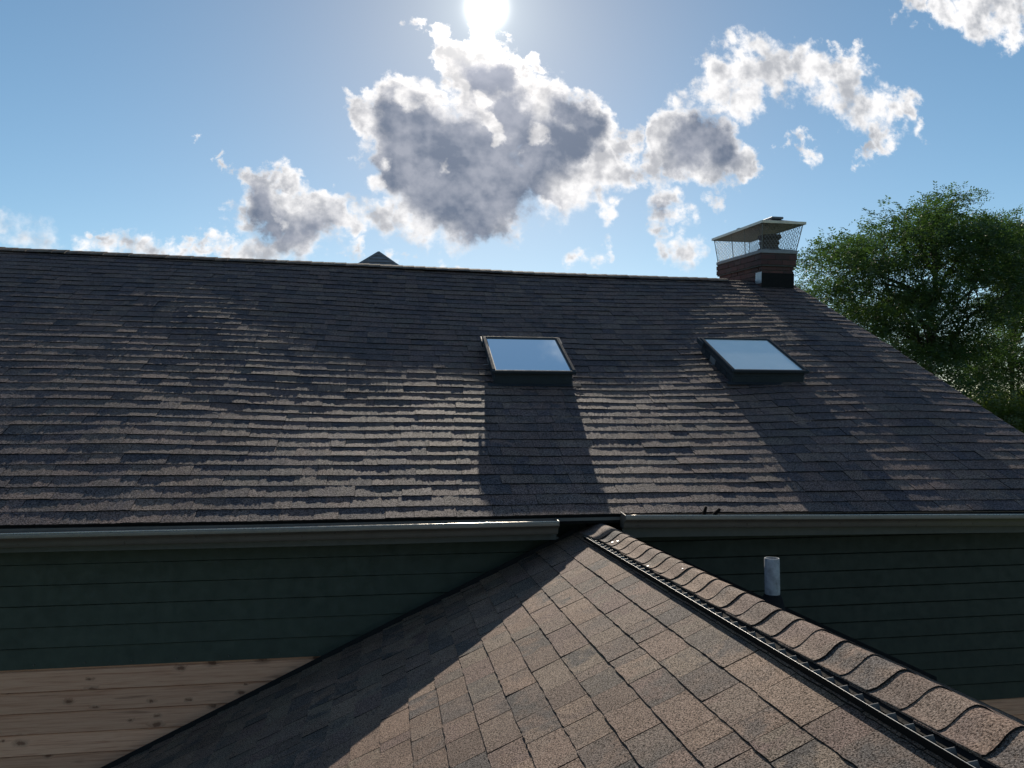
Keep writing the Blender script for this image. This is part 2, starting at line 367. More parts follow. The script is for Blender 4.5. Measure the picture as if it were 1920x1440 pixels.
# ------------------------------------------------------------------ mesh helpers
class MB:
    def __init__(s): s.v = []; s.f = []
    def add(s, vs, fs):
        o = len(s.v); s.v += [tuple(x) for x in vs]; s.f += [tuple(i+o for i in f) for f in fs]
    def box(s, a, b, mat=None):
        (x0, y0, z0), (x1, y1, z1) = a, b
        vs = [Vector(q) for q in ((x0,y0,z0),(x1,y0,z0),(x1,y1,z0),(x0,y1,z0),(x0,y0,z1),(x1,y0,z1),(x1,y1,z1),(x0,y1,z1))]
        if mat is not None: vs = [mat @ q for q in vs]
        s.add(vs, [(0,3,2,1),(4,5,6,7),(0,1,5,4),(1,2,6,5),(2,3,7,6),(3,0,4,7)]); return s
    def tube(s, pts, rad, n=8, cap=True):
        pts = [Vector(p) for p in pts]; rs = rad if hasattr(rad, '__len__') else [rad]*len(pts)
        o = len(s.v); up = Vector((.31, .17, .93))
        for i, p in enumerate(pts):
            d = (pts[min(i+1, len(pts)-1)] - pts[max(i-1, 0)]).normalized()
            a = d.cross(up)
            if a.length < 1e-3: a = d.cross(Vector((1, 0, 0)))
            a.normalize(); b = d.cross(a)
            for j in range(n):
                t = 2*math.pi*j/n; s.v.append(tuple(p + (a*math.cos(t) + b*math.sin(t))*rs[i]))
        for i in range(len(pts)-1):
            for j in range(n):
                s.f.append((o+i*n+j, o+i*n+(j+1) % n, o+(i+1)*n+(j+1) % n, o+(i+1)*n+j))
        if cap:
            s.f.append(tuple(o+j for j in reversed(range(n)))); s.f.append(tuple(o+(len(pts)-1)*n+j for j in range(n)))
        return s
    def extrude(s, prof, path, closed=False):
        """prof(i) -> list of points for station i"""
        o = len(s.v); n = None
        for p in path:
            q = prof(p); n = len(q); s.v += [tuple(x) for x in q]
        m = n if closed else n-1
        for i in range(len(path)-1):
            for j in range(m):
                s.f.append((o+i*n+j, o+i*n+(j+1) % n, o+(i+1)*n+(j+1) % n, o+(i+1)*n+j))
        return s
    def mesh(s, name, mat):
        me = bpy.data.meshes.new(name); me.from_pydata(s.v, [], s.f); me.materials.append(mat); me.update(); return me
def link(name, me, parent=None, label=None, kind=None, matrix=None):
    o = bpy.data.objects.new(name, me); C.objects.link(o)
    if matrix is not None: o.matrix_world = matrix
    if parent is not None:
        o.parent = parent; o.matrix_parent_inverse = base_inv(parent)
    if label: o['label'] = label
    if kind: o['kind'] = kind
    return o
def base_inv(p):
    """parents here only carry plain translations"""
    t = Vector((0, 0, 0)); q = p
    while q is not None: t += q.location if q.type == 'EMPTY' else Vector((0, 0, 0)); q = q.parent if q.type == 'EMPTY' and q.get('local') else None
    return Matrix.Translation(-t)
def build(name, mb, mat, parent=None, label=None, kind=None, smooth=False):
    me = mb.mesh(name, mat)
    if smooth: me.polygons.foreach_set('use_smooth', [True]*len(me.polygons))
    return link(name, me, parent, label, kind)
def thing(name, label, cat, loc=(0, 0, 0), group=None):
    o = bpy.data.objects.new(name, None); C.objects.link(o); o.location = loc; o.empty_display_size = .2
    o['label'] = label; o['category'] = cat
    if group: o['group'] = group
    return o
def part_empty(name, parent, label=None):
    o = bpy.data.objects.new(name, None); C.objects.link(o); o.empty_display_size = .1
    o.parent = parent; o.matrix_parent_inverse = Matrix.Translation(-parent.location)
    if label: o['label'] = label
    return o
def bevel(o, wd=.004, seg=2):
    md = o.modifiers.new('bevel', 'BEVEL'); md.width = wd; md.segments = seg; md.limit_method = 'ANGLE'; return o

# ------------------------------------------------------------------ ground
GZ = -5.6
gm = MB(); gm.add([(-900, -900, GZ), (900, -900, GZ), (900, 1500, GZ), (-900, 1500, GZ)], [(0, 1, 2, 3)])
build('ground', gm, M_GRASS, kind='structure')

# ------------------------------------------------------------------ main house
WALL_Y, EAVE_Y, RIDGE_Y = 5.38, 4.93, 9.9
XL, XR = -7.2, 5.53
house = thing('house', 'dark green clapboard house with weathered brown roof, two skylights and a brick chimney', 'house', (0, 9.9, GZ))

def eave_z(x): return float(np.interp(x, [-7.2, -2.2, -.7, 1.8, 4.55, 5.6], [-.612, -.621, -.628, -.626, -.660, -.675]))
def ridge_z(x): return float(np.interp(x, [-7.2, -4.6, -2.0, -.2, 1.9, 4.4, 5.6], [2.10, 2.034, 1.994, 1.975, 1.938, 1.930, 1.915]))
def sag(x, t):
    a = .085*(.45*(x < 1.4) + (1 - .45*(x < 1.4))*math.exp(-((x-1.4)/2.9)**2)) * (1 - 2.5*max(0., min(1., (x-2.8)/2.5))**1.5)
    k = max(0., min(1., (-.2-x)/1.6))
    o = -a*4*t*(1-t)*(1-k) - k*(.025*math.sin(math.pi*t) + .004*math.sin(2*math.pi*t))
    o += .016*mnoise.noise(Vector((x*.62, t*4.0, 3.1))) * min(1, 6*t)*min(1, 6*(1-t))
    o += .007*mnoise.noise(Vector((x*1.6, t*8.5, 9.7))) * min(1, 6*t)*min(1, 6*(1-t))
    return o
SLOPE_H = RIDGE_Y - EAVE_Y
def rp(x, t):
    """point of the main roof plane: t = 0 at the eave, 1 at the ridge"""
    return Vector((x, EAVE_Y + SLOPE_H*t, eave_z(x)*(1-t) + ridge_z(x)*t + sag(x, t)))
def rframe(x, t):
    p = rp(x, t); u = (rp(x, t+.012) - rp(x, t-.012)).normalized(); a = (rp(x+.12, t) - rp(x-.12, t)).normalized()
    n = a.cross(u).normalized(); a = u.cross(n)
    return p, a, u, n

# deck
NX, NTT = 60, 30
dm = MB(); idx = lambda i, j: i*(NTT+1)+j
for i in range(NX+1):
    for j in range(NTT+1):
        x = XL + (XR-.03-XL)*i/NX; p = rp(x, j/NTT); dm.v.append((p.x, p.y + .012*(j == 0), p.z-.012))
for i in range(NX):
    for j in range(NTT): dm.f.append((idx(i, j), idx(i+1, j), idx(i+1, j+1), idx(i, j+1)))
o0 = len(dm.v)
for i in range(NX+1):
    x = XL + (XR-.03-XL)*i/NX; z = ridge_z(x)
    dm.v.append((x, RIDGE_Y, z-.012)); dm.v.append((x, RIDGE_Y+SLOPE_H, z-2.6))
for i in range(NX): dm.f.append((o0+2*i, o0+2*i+2, o0+2*i+3, o0+2*i+1))
roof = build('roof', dm, M_FELT, house)
rs = roof.modifiers.new('thick', 'SOLIDIFY'); rs.thickness = .05; rs.offset = -1
# the far slope, seen only from elsewhere
bm_ = MB()
for i in range(NX):
    x0 = XL + (XR-XL)*i/NX; x1 = XL + (XR-XL)*(i+1)/NX
    for k in range(20):
        ta, tb = k/20, (k+1)/20
        f = lambda x, t, h: (x, RIDGE_Y+SLOPE_H*t, ridge_z(x)-2.588*t + h)
        bm_.add([f(x0, ta, .004), f(x1, ta, .004), f(x1, tb, .012), f(x0, tb, .012), f(x0, tb, .002), f(x1, tb, .002)], [(0, 1, 2, 3), (3, 2, 5, 4)])
build('far_slope_shingles', bm_, M_MAIN, roof, kind='stuff')

# shingle meshes (unit width, true height)
def shingle_shape(seed, ex, th, ex_over=.03, nseg=5, wav=.0014):
    r = random.Random(seed); m = MB(); vs = []
    xs = [-.5 + i/nseg for i in range(nseg+1)]
    for x in xs: vs.append((x, r.uniform(-.0022, .0022), th + r.uniform(-wav, wav)))
    nb = len(vs)
    for i, x in enumerate(xs): vs.append((x, vs[i][1], -.003))
    for x in xs: vs.append((x, ex*.5, th*.60 + r.uniform(-wav, wav)*.5))
    for x in (-.5, .5): vs.append((x, ex + ex_over, .0012))
    for x in (-.5, .5): vs.append((x, ex + ex_over, -.003))
    n1 = nseg+1; h = 3*n1; fs = []
    for i in range(nseg):
        fs.append((n1+i, n1+i+1, i+1, i)); fs.append((i, i+1, 2*n1+i+1, 2*n1+i))
    fs.append(tuple([2*n1+i for i in range(nseg+1)] + [h+1, h]))
    fs.append((n1, 0, 2*n1, h, h+2)); fs.append((n1+nseg, h+3, h+1, 2*n1+nseg, nseg))
    m.add(vs, fs); return m
def two_tone(m, name, mat, nseg):
    me = m.mesh(name, mat); me.materials.append(M_EDGE)
    ix = [0]*len(me.polygons)
    for i in range(nseg): ix[2*i] = 1
    ix[-1] = ix[-2] = 1
    me.polygons.foreach_set('material_index', ix); return me
def skylight_hole(x, y): 
    for (a, b, c, d) in SKY_RECT:
        if a < x < b and c < y < d: return True
    return False
SKY_RECT = []

EX = .142
T_PER = EX / (SLOPE_H/math.cos(R(27.4)))
def pixel_area(p, wd, ht):
    d = p; ca, sa = math.cos(YAW), math.sin(YAW)
    rx, ry = p.x*ca - p.y*sa, p.x*sa + p.y*ca
    if ry < .3: return 0
    u = rx/ry*1440; 
    if abs(u) > 1010: return 0
    v = p.z/ry*1440
    if v < -860 or v > 800: return 0
    return wd*ht/(ry*ry)
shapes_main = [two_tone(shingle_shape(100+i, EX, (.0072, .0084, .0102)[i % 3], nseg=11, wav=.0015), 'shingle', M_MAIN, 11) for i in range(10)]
pieces = []
course = 0; t = 0.0
while t < 1 - .25*T_PER:
    x = XL + random.uniform(-.3, 0)
    rr = random.Random(course*13+5)
    cl = rr.uniform(-.0006, .0006)
    while x < XR:
        wd = rr.choice([.11, .14, .16, .19, .22, .25, .30]) * rr.uniform(.9, 1.1)
        x0, x1 = max(x, XL), min(x+wd, XR)
        x += wd
        if x1 - x0 < .03: continue
        xc = (x0+x1)/2
        tt = t + cl + rr.uniform(-.0004, .0004)
        p, a, u, n = rframe(xc, max(0.0005, tt))
        lift = rr.uniform(-.0006, .0016)
        # gentle curl of the butt
        rot = rr.uniform(-.004, .004)
        u2 = (u - n*rr.uniform(-.015, .019)).normalized(); a2 = (a + n*rot).normalized(); n2 = a2.cross(u2).normalized(); a2 = u2.cross(n2)
        wv = (x1-x0) - rr.choice([.0015, .002, .003])
        mat = Matrix(((a2.x*wv, u2.x, n2.x, p.x+n.x*lift), (a2.y*wv, u2.y, n2.y, p.y+n.y*lift), (a2.z*wv, u2.z, n2.z, p.z+n.z*lift), (0, 0, 0, 1)))
        if 1 - t < 1.2*T_PER:   # top course: shorten so that it stops at the ridge
            k_ = max(.3, (1-t)/T_PER*.8); mat = mat @ Matrix.Diagonal((1, min(1, k_), 1, 1))
        pieces.append((pixel_area(p, wv, EX*max(.1, -(u.dot(Vector((0, 0, 1)))*p.y - p.z*u.y)/p.y)), mat, rr.randrange(10)))
    t += T_PER*(1 + rr.uniform(-.006, .006)); course += 1
def lay(pieces, shapes, name, stuff_name, mat, parent, limit=300):
    order = sorted(range(len(pieces)), key=lambda i: -pieces[i][0])
    top = [i for i in order[:limit] if pieces[i][0] > 0]; rest = [i for i in range(len(pieces)) if i not in set(top)]
    for i in top:
        a, m, s = pieces[i]; link(name, shapes[s], parent, matrix=m)
    V, F = [], []; off = 0; MI = []; mi = [[p.material_index for p in s.polygons] for s in shapes]
    co = []; fc = []
    for s in shapes:
        co.append(np.array([(*v.co, 1.) for v in s.vertices])); fc.append([tuple(p.vertices) for p in s.polygons])
    vs = []
    for i in rest:
        a, m, s = pieces[i]
        vs.append((co[s] @ np.array(m).T)[:, :3]); F += [tuple(q+off for q in f) for f in fc[s]]; off += len(co[s]); MI += mi[s]
    if vs:
        me = bpy.data.meshes.new(stuff_name); me.from_pydata(np.concatenate(vs).tolist(), [], F); me.materials.append(mat); me.materials.append(M_EDGE); me.polygons.foreach_set('material_index', MI); me.update()
        link(stuff_name, me, parent, kind='stuff')

# skylights: (x0, x1, y_bottom, y_top) on the roof plan
SKY = [(.925, 1.705, 6.90, 7.67), (3.215, 4.0, 6.88, 7.66)]
def inside_sky(p):
    return any(a+.02 < p.x < b-.02 and c-.02 < p.y < d-.02 for a, b, c, d in SKY)
lay(pieces, shapes_main, 'shingle', 'upper_shingles', M_MAIN, roof)

# ridge caps of the main roof
cm = MB(); prof = [(-.15, -.070), (-.09, -.036), (-.04, -.012), (0, -.004), (.04, -.012), (.09, -.036), (.15, -.070)]
for (x, h) in ((0, .011), (.175, .004)):
    for (yy, zz) in prof: cm.v.append((x, yy, zz+h))
for j in range(6): cm.f.append((j, 7+j, 8+j, j+1))
for (yy, zz) in prof: cm.v.append((0, yy, zz-.004))
for j in range(6): cm.f.append((14+j, j, j+1, 15+j))
cap_me = cm.mesh('ridge_cap', M_CAP)
x = 4.58
while x > XL:
    z = ridge_z(x-.07); dz = ridge_z(x) - ridge_z(x-.14)
    m = Matrix.Translation((x, RIDGE_Y + random.uniform(-.004, .004), z + .012 + random.uniform(-.002, .002))) @ Matrix.Rotation(math.atan2(dz, .14)*-1+random.uniform(-.01, .01), 4, 'Y') @ Matrix.Rotation(math.pi, 4, 'Z')
    link('ridge_cap', cap_me, roof, matrix=m); x -= .142

# rake trim at the right gable
rk = MB()
for i in range(20):
    a, b = rp(XR, i/20), rp(XR, (i+1)/20)
    rk.add([(XR-.035, a.y, a.z-.15), (XR-.012, a.y, a.z-.15), (XR-.012, a.y, a.z-.004), (XR-.035, a.y, a.z-.004),
            (XR-.035, b.y, b.z-.15), (XR-.012, b.y, b.z-.15), (XR-.012, b.y, b.z-.004), (XR-.035, b.y, b.z-.004)],
           [(0, 4, 5, 1), (1, 5, 6, 2), (2, 6, 7, 3), (3, 7, 4, 0)])
build('rake_board', rk, M_TRIM, house)

# body of the house behind the boards
wb = MB()
yb = RIDGE_Y*2 - WALL_Y - .05; zt = -.62
xw0, xw1 = XL+.3, 5.40
prof = lambda x: [(x, WALL_Y+.03, GZ), (x, yb, GZ), (x, yb, zt-.25), (x, RIDGE_Y, ridge_z(x)-.12), (x, WALL_Y+.03, zt-.22)]
wb.extrude(prof, [xw0, xw1], closed=True)
wb.f.append((0, 1, 2, 3, 4)); wb.f.append((9, 8, 7, 6, 5))
build('wall', wb, M_BACKWALL, house)

def clap(x0, x1, zb, ex, mat, name, tilt=0., parent=house):
    b = MB(); y0 = WALL_Y
    lap = .022; n = max(2, int((x1-x0)/.5))
    rr = random.Random(int(zb*1000)+int(x0*77))
    ph = rr.uniform(0, 9)
    def pr(x):
        wob = .0016*mnoise.noise(Vector((x*1.1, zb*7, ph))); dz = tilt*(x-x0)
        return [(x, y0-.022+wob, zb+dz+wob), (x, y0-.003+wob*.5, zb+ex-(.008 if mat is M_GREEN else .013)+dz), (x, y0+.010, zb+ex-.006+dz), (x, y0+.010, zb+ex+lap*.4+dz), (x, y0+.02, zb+ex+lap*.4+dz), (x, y0+.02, zb+dz)]
    b.extrude(pr, [x0 + (x1-x0)*i/n for i in range(n+1)], closed=True)
    b.f.append((5, 4, 3, 2, 1, 0)); L = len(b.v); b.f.append(tuple(range(L-6, L)))
    return build(name, b, mat, parent)
EXS = .1315
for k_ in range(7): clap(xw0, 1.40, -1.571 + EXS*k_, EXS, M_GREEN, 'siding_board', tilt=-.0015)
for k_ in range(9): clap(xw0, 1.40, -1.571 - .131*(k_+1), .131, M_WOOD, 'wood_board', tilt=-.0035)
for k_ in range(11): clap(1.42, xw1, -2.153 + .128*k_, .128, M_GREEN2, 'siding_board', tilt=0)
for k_ in range(5): clap(1.42, xw1, -2.153 - .128*(k_+1), .128, M_WOOD, 'wood_board')
# nail heads on the lowest green board
nb = MB()
for x in (-2.2, -1.9, -1.62, -1.35, -1.02, -.7, -.45):
    nb.tube([(x, WALL_Y-.022, -1.553), (x, WALL_Y-.005, -1.553)], .006, 6)
build('nail_heads', nb, M_TRIM, house, kind='stuff')

# fascia, drip edge, soffit
def strip(x0, x1, y0, y1, zo0, zo1, name, mat, n=16):
    b = MB()
    pr = lambda x: [(x, y0, eave_z(x)+zo0), (x, y1, eave_z(x)+zo0), (x, y1, eave_z(x)+zo1), (x, y0, eave_z(x)+zo1)]
    b.extrude(pr, [x0+(x1-x0)*i/n for i in range(n+1)], closed=True)
    b.f.append((0, 1, 2, 3)); L = len(b.v); b.f.append((L-1, L-2, L-3, L-4))
    return build(name, b, mat, house)
strip(XL, 1.10, 4.975, 5.0, -.16, -.018, 'fascia', M_TRIM)
strip(1.55, XR-.04, 4.975, 5.0, -.16, -.018, 'fascia', M_TRIM)
strip(1.10, 1.55, 4.975, 5.0, -.055, -.018, 'fascia', M_TRIM, 2)
strip(XL, XR-.04, 4.938, 4.972, -.036, -.016, 'drip_edge', M_DRIP)
strip(XL, 1.12, 5.002, WALL_Y-.02, -.16, -.148, 'soffit', M_TRIM)
strip(1.62, XR-.04, 5.002, WALL_Y-.02, -.16, -.148, 'soffit', M_TRIM)

# gutters
GP = [(0, .01), (0, -.088), (.070, -.088), (.078, -.080), (.080, -.066), (.087, -.050), (.100, -.040), (.116, -.035), (.122, -.028), (.122, -.012), (.1212, -.0075), (.1190, -.0042), (.1158, -.0020), (.1125, -.0012), (.1105, -.0022), (.1095, -.005), (.1092, -.010)]
def gutter(x0, x1, z0, z1, label, ends):
    b = MB()
    zz = lambda x: z0 + (z1-z0)*(x-x0)/(x1-x0) + .0018*mnoise.noise(Vector((x*.9, 1.7, 4)))
    n = 28; yk = 4.951
    pr = lambda x: [(x, yk-q*1.0, zz(x)+h) for q, h in GP]
    b.extrude(pr, [x0+(x1-x0)*i/n for i in range(n+1)])
    go = build('gutter', b, M_GUTTER, house, label=label, smooth=True)
    md = go.modifiers.new('sheet', 'SOLIDIFY'); md.thickness = .002; md.offset = 0
    es = go.modifiers.new('split', 'EDGE_SPLIT'); es.split_angle = R(38)
    bd_ = MB().tube([(x0 + (x1-x0)*i/40, yk-.1165, zz(x0 + (x1-x0)*i/40)-.0035) for i in range(41)], .0052, 10)
    build('lip_bead', bd_, M_LIPBEAD, go, smooth=True)  # bead added along the lip to carry the painted highlight
    for xe in ends:
        e = MB(); sgn = .003 if xe == x0 else -.003
        ring = [(q, h) for q, h in GP[:14]]
        va = [(xe-sgn, yk-q*1.02+.001, zz(xe)+h*1.02) for q, h in ring]; vb = [(xe+sgn, yk-q*1.02+.001, zz(xe)+h*1.02) for q, h in ring]
        k2 = len(ring)
        e.add(va+vb, [tuple(range(k2)), tuple(reversed(range(k2, 2*k2)))] + [(i, i+k2, (i+1) % k2+k2, (i+1) % k2) for i in range(k2)])
        build('end_cap', e, M_GUTTER, go)
    # hidden hangers across the trough
    x = x0 + .35
    while x < x1:
        h = MB().box((x-.012, yk-.112, zz(x)-.012), (x+.012, yk-.002, zz(x)-.008)); build('gutter_hanger', h, M_GUTTER, go); x += .8
    return go
gutter(XL, 1.085, -.655, -.647, 'long bronze gutter run left of the roof peak', [1.085])
gutter(1.53, XR+.02, -.619, -.688, 'bronze gutter run right of the roof peak, sloping down to the right', [1.53])

# ------------------------------------------------------------------ skylights
def skylight(x0, x1, y0, y1, gm_, label, h=.125):
    t0 = (y0-EAVE_Y)/SLOPE_H; t1 = (y1-EAVE_Y)/SLOPE_H
    a, b_ = rp((x0+x1)/2, t0), rp((x0+x1)/2, t1)
    u = (b_-a); L = u.length; u.normalize(); ax = Vector((1, 0, 0)); n = ax.cross(u).normalized()
    W = x1-x0
    base = (a+b_)/2 - u*L/2
    Mx = Matrix(((ax.x, u.x, n.x, base.x), (ax.y, u.y, n.y, base.y), (ax.z, u.z, n.z, base.z), (0, 0, 0, 1)))
    e = part_empty('skylight', house, label)
    hw = W/2
    cb = MB()
    c = .03
    cb.box((-hw+c, 0+c, -.05), (hw-c, c+.03, h-.014), Mx); cb.box((-hw+c, L-c-.03, -.05), (hw-c, L-c, h-.014), Mx)
    cb.box((-hw+c, c+.03, -.05), (-hw+c+.03, L-c-.03, h-.014), Mx); cb.box((hw-c-.03, c+.03, -.05), (hw-c, L-c-.03, h-.014), Mx)
    cb.box((-hw+c+.03, c+.03, -.05), (hw-c-.03, L-c-.03, -.03), Mx)
    build('curb', cb, M_CURB, e)
    # cladding band half way up the curb
    bd = MB().box((-hw+c-.008, c-.009, .0), (hw-c+.008, c-.001, h*.55), Mx)
    build('curb_cladding', bd, M_CURB, e)
    fw = .034
    for nm, q0, q1 in (('bottom_rail', (-hw, 0, h-.012), (hw, fw, h+.018)), ('top_rail', (-hw, L-fw*.8, h-.012), (hw, L, h+.016)),
                       ('side_rail', (-hw, fw+.001, h-.012), (-hw+fw, L-fw*.8-.001, h+.020)), ('side_rail', (hw-fw, fw+.001, h-.012), (hw, L-fw*.8-.001, h+.020))):
        bevel(build(nm, MB().box(q0, q1, Mx), M_FRAME, e), .007, 3)
    # dark gasket and the pane, a little below the rails
    gk = MB(); 
    gi = fw-.004
    gk.box((-hw+gi, gi, h-.002), (hw-gi, gi+.014, h+.010), Mx); gk.box((-hw+gi, L-fw*.8-.01, h-.002), (hw-gi, L-fw*.8+.004, h+.010), Mx)
    gk.box((-hw+gi, gi+.0145, h-.002), (-hw+gi+.012, L-fw*.8-.0105, h+.010), Mx); gk.box((hw-gi-.012, gi+.0145, h-.002), (hw-gi, L-fw*.8-.0105, h+.010), Mx)
    build('gasket', gk, M_CURB, e)
    build('glass', MB().box((-hw+fw, fw+.006, h-.006), (hw-fw, L-fw*.8-.004, h+.004), Mx), gm_, e)
    # head cladding that laps the top corners, and side drip lips
    build('head_cladding', MB().box((-hw-.012, L-.06, h-.03), (hw+.012, L+.018, h-.0125), Mx).box((-hw-.014, L-.15, h-.045), (-hw-.003, L+.012, h+.006), Mx).box((hw+.003, L-.15, h-.045), (hw+.014, L+.012, h+.006), Mx), M_CURB, e)
    # flashing: apron below and step pieces at the sides
    fl = MB().box((-hw-.03, -.035, .009), (hw+.055, .028, .0125), Mx)
    build('apron_flashing', fl, M_FRAME, e)
    for k_ in range(5):
        yk = .02 + k_*.142
        if yk > L: break
        build('step_flashing', MB().box((hw-c+.001, yk, -.004), (hw-c+.004, yk+.15, .055), Mx).box((hw-c+.004, yk, .0095), (hw+.02, yk+.012, .012), Mx), M_FLASH if k_ in (0, 3) else M_FRAME, e)
        build('step_flashing', MB().box((-hw+c-.004, yk, -.004), (-hw+c-.001, yk+.15, .055), Mx).box((-hw-.02, yk, .0095), (-hw+c-.004, yk+.012, .012), Mx), M_FLASH if k_ in (3,) else M_FRAME, e)
    return e
skylight(*SKY[0], M_GLASS, 'skylight whose glass mirrors clear blue sky, nearer the middle of the roof')
skylight(*SKY[1], M_GLASS2, 'skylight with pale glass, nearer the chimney')

# ------------------------------------------------------------------ chimney
ch = part_empty('chimney', house)
CX0, CX1, CY0, CY1 = 4.965, 5.425, 9.60, 10.95
LEAN = Matrix.Translation((0, CY0, 2.0)) @ Matrix.Rotation(R(4.5), 4, 'X') @ Matrix.Translation((0, -CY0, -2.0))
core_ = MB().box((CX0+.012, CY0+.012, .9), (CX1-.012, CY1-.012, 2.07), LEAN).box((CX0-.024, CY0-.024, 2.07), (CX1+.020, CY1+.024, 2.235), LEAN)
build('mortar_core', core_, M_MORTAR, ch)
bl, bh = .195, .060
brick_me = {}
def brick_unit(L_):
    key = round(L_, 2)
    if key not in brick_me:
        r = random.Random(int(key*100)); b = MB().box((0, 0, 0), (key, .09, bh)); 
        b.v = [(x+r.uniform(-.002, .002), y+r.uniform(-.002, .002), z+r.uniform(-.0015, .0015)) for x, y, z in b.v]
        brick_me[key] = b.mesh('brick', M_BRICK)
    return brick_me[key]
def wall_bricks(p0, p1, z, off, inward, rr):
    d = (p1-p0); Ln = d.length; d.normalize(); s = -off
    while s < Ln - .02:
        a, b_ = max(0, s), min(Ln, s+bl); s += bl+.010
        if b_-a < .035: continue
        q = p0 + d*a + inward*rr.uniform(-.002, .003)
        m = Matrix(((d.x, inward.x, 0, q.x), (d.y, inward.y, 0, q.y), (0, 0, 1, z), (0, 0, 0, 1)))
        link('brick', brick_unit(b_-a), ch, matrix=LEAN @ m)
z = 1.74; row = 0
while z < 2.235:
    rr = random.Random(row); proj = 0.0
    if z > 2.06: proj = .036
    if z > 2.16: proj = .028
    x0, x1, y0, y1 = CX0-proj, CX1+proj*.8, CY0-proj, CY1+proj
    off = .10*(row % 2)
    wall_bricks(Vector((x0, y0, 0)), Vector((x1, y0, 0)), z, off, Vector((0, 1, 0)), rr)           # front
    wall_bricks(Vector((x0, y1, 0)), Vector((x0, y0+.092, 0)), z, off, Vector((1, 0, 0)), rr)      # left
    wall_bricks(Vector((x1, y0+.092, 0)), Vector((x1, y1, 0)), z, off, Vector((-1, 0, 0)), rr)     # right
    z += bh+.010; row += 1
cr = MB()
CZ = 2.243
cr.box((CX0-.040, CY0-.040, CZ), (CX1+.034, CY1+.040, CZ+.045), LEAN)
vs = [(CX0-.03, CY0-.03, CZ+.0452), (CX1+.024, CY0-.03, CZ+.0452), (CX1+.024, CY1+.03, CZ+.0452), (CX0-.03, CY1+.03, CZ+.0452), (CX0+.08, CY0+.08, CZ+.075), (CX1-.08, CY0+.08, CZ+.075), (CX1-.08, CY1-.08, CZ+.075), (CX0+.08, CY1-.08, CZ+.075)]
cr.add([LEAN @ Vector(v) for v in vs], [(0, 1, 5, 4), (1, 2, 6, 5), (2, 3, 7, 6), (3, 0, 4, 7), (4, 5, 6, 7)])
bevel(build('mortar_crown', cr, M_CROWN, ch), .006, 2)
# base flashing
build('base_flashing', MB().box((CX0-.004, CY0-.006, 1.60), (CX1+.004, CY0-.0025, 1.98), LEAN), M_FELT, ch)
build('corner_flashing', MB().box((CX0-.007, CY0-.001, 1.84), (CX0-.003, CY0+.17, 1.995), LEAN), M_FLASH, ch)
# flue tiles
def lathe(cx, cy, prof, n=20):
    b = MB(); o = 0
    for r, zz in prof:
        for j in range(n):
            t = 2*math.pi*j/n; b.v.append(tuple(LEAN @ Vector((cx+r*math.cos(t), cy+r*math.sin(t), zz))))
    for i in range(len(prof)-1):
        for j in range(n): b.f.append((i*n+j, i*n+(j+1) % n, (i+1)*n+(j+1) % n, (i+1)*n+j))
    b.f.append(tuple(range((len(prof)-1)*n, len(prof)*n))); return b
fx = (CX0+CX1)/2
build('flue_tile', lathe(fx-.03, CY0+.20, [(.165, CZ+.03), (.16, CZ+.08), (.125, CZ+.10), (.12, CZ+.15), (.135, CZ+.155), (.135, CZ+.185), (.12, CZ+.19), (.125, CZ+.21), (.155, CZ+.235), (.155, CZ+.27), (.13, CZ+.275), (.12, CZ+.20)]), M_FLUE, ch)
build('flue_tile', lathe(fx, CY1-.35, [(.12, CZ+.05), (.115, CZ+.09), (.10, CZ+.095), (.10, CZ+.08)]), M_FLUE, ch)
# the cap
cap = part_empty('chimney_cap', house)
LX0, LX1, LY0, LY1, LZ = CX0-.09, CX1+.075, CY0-.15, CY1+.10, 2.628
mid = (LX0+LX1)/2
lid = MB()
lv = [(LX0, LY0, LZ), (LX1, LY0, LZ), (LX1, LY1, LZ), (LX0, LY1, LZ),
      (LX0, LY0, LZ+.022), (LX1, LY0, LZ+.022), (LX1, LY1, LZ+.022), (LX0, LY1, LZ+.022),
      (mid-.06, LY0+.22, LZ+.085), (mid+.06, LY0+.22, LZ+.085), (mid+.06, LY1-.22, LZ+.085), (mid-.06, LY1-.22, LZ+.085)]
lid.add([LEAN @ Vector(v) for v in lv], [(0, 3, 2, 1), (0, 1, 5, 4), (1, 2, 6, 5), (2, 3, 7, 6), (3, 0, 4, 7), (4, 5, 9, 8), (5, 6, 10, 9), (6, 7, 11, 10), (7, 4, 8, 11), (8, 9, 10, 11)])
bevel(build('lid', lid, M_LID, cap), .005, 2)
rid = MB().box((mid-.10, LY0+.14, LZ+.080), (mid+.07, LY0+.55, LZ+.112), LEAN)
bevel(build('lid_ridge', rid, M_LID, cap), .012, 3)
rm_ = MB()
for a_, b_ in (((LX0-.004, LY0-.004, LZ-.006), (LX0+.004, LY1+.004, LZ+.028)), ((LX1-.004, LY0-.004, LZ-.006), (LX1+.004, LY1+.004, LZ+.028)), ((LX0+.0045, LY0-.004, LZ-.006), (LX1-.0045, LY0+.004, LZ+.028)), ((LX0+.0045, LY1-.004, LZ-.006), (LX1-.0045, LY1+.004, LZ+.028))): rm_.box(a_, b_, LEAN)
build('lid_rim', rm_, M_RIM, cap)
build('lid_clip', MB().box((LX0+.02, LY0+.72, LZ+.022), (LX0+.10, LY0+.80, LZ+.046), LEAN), M_LID, cap)
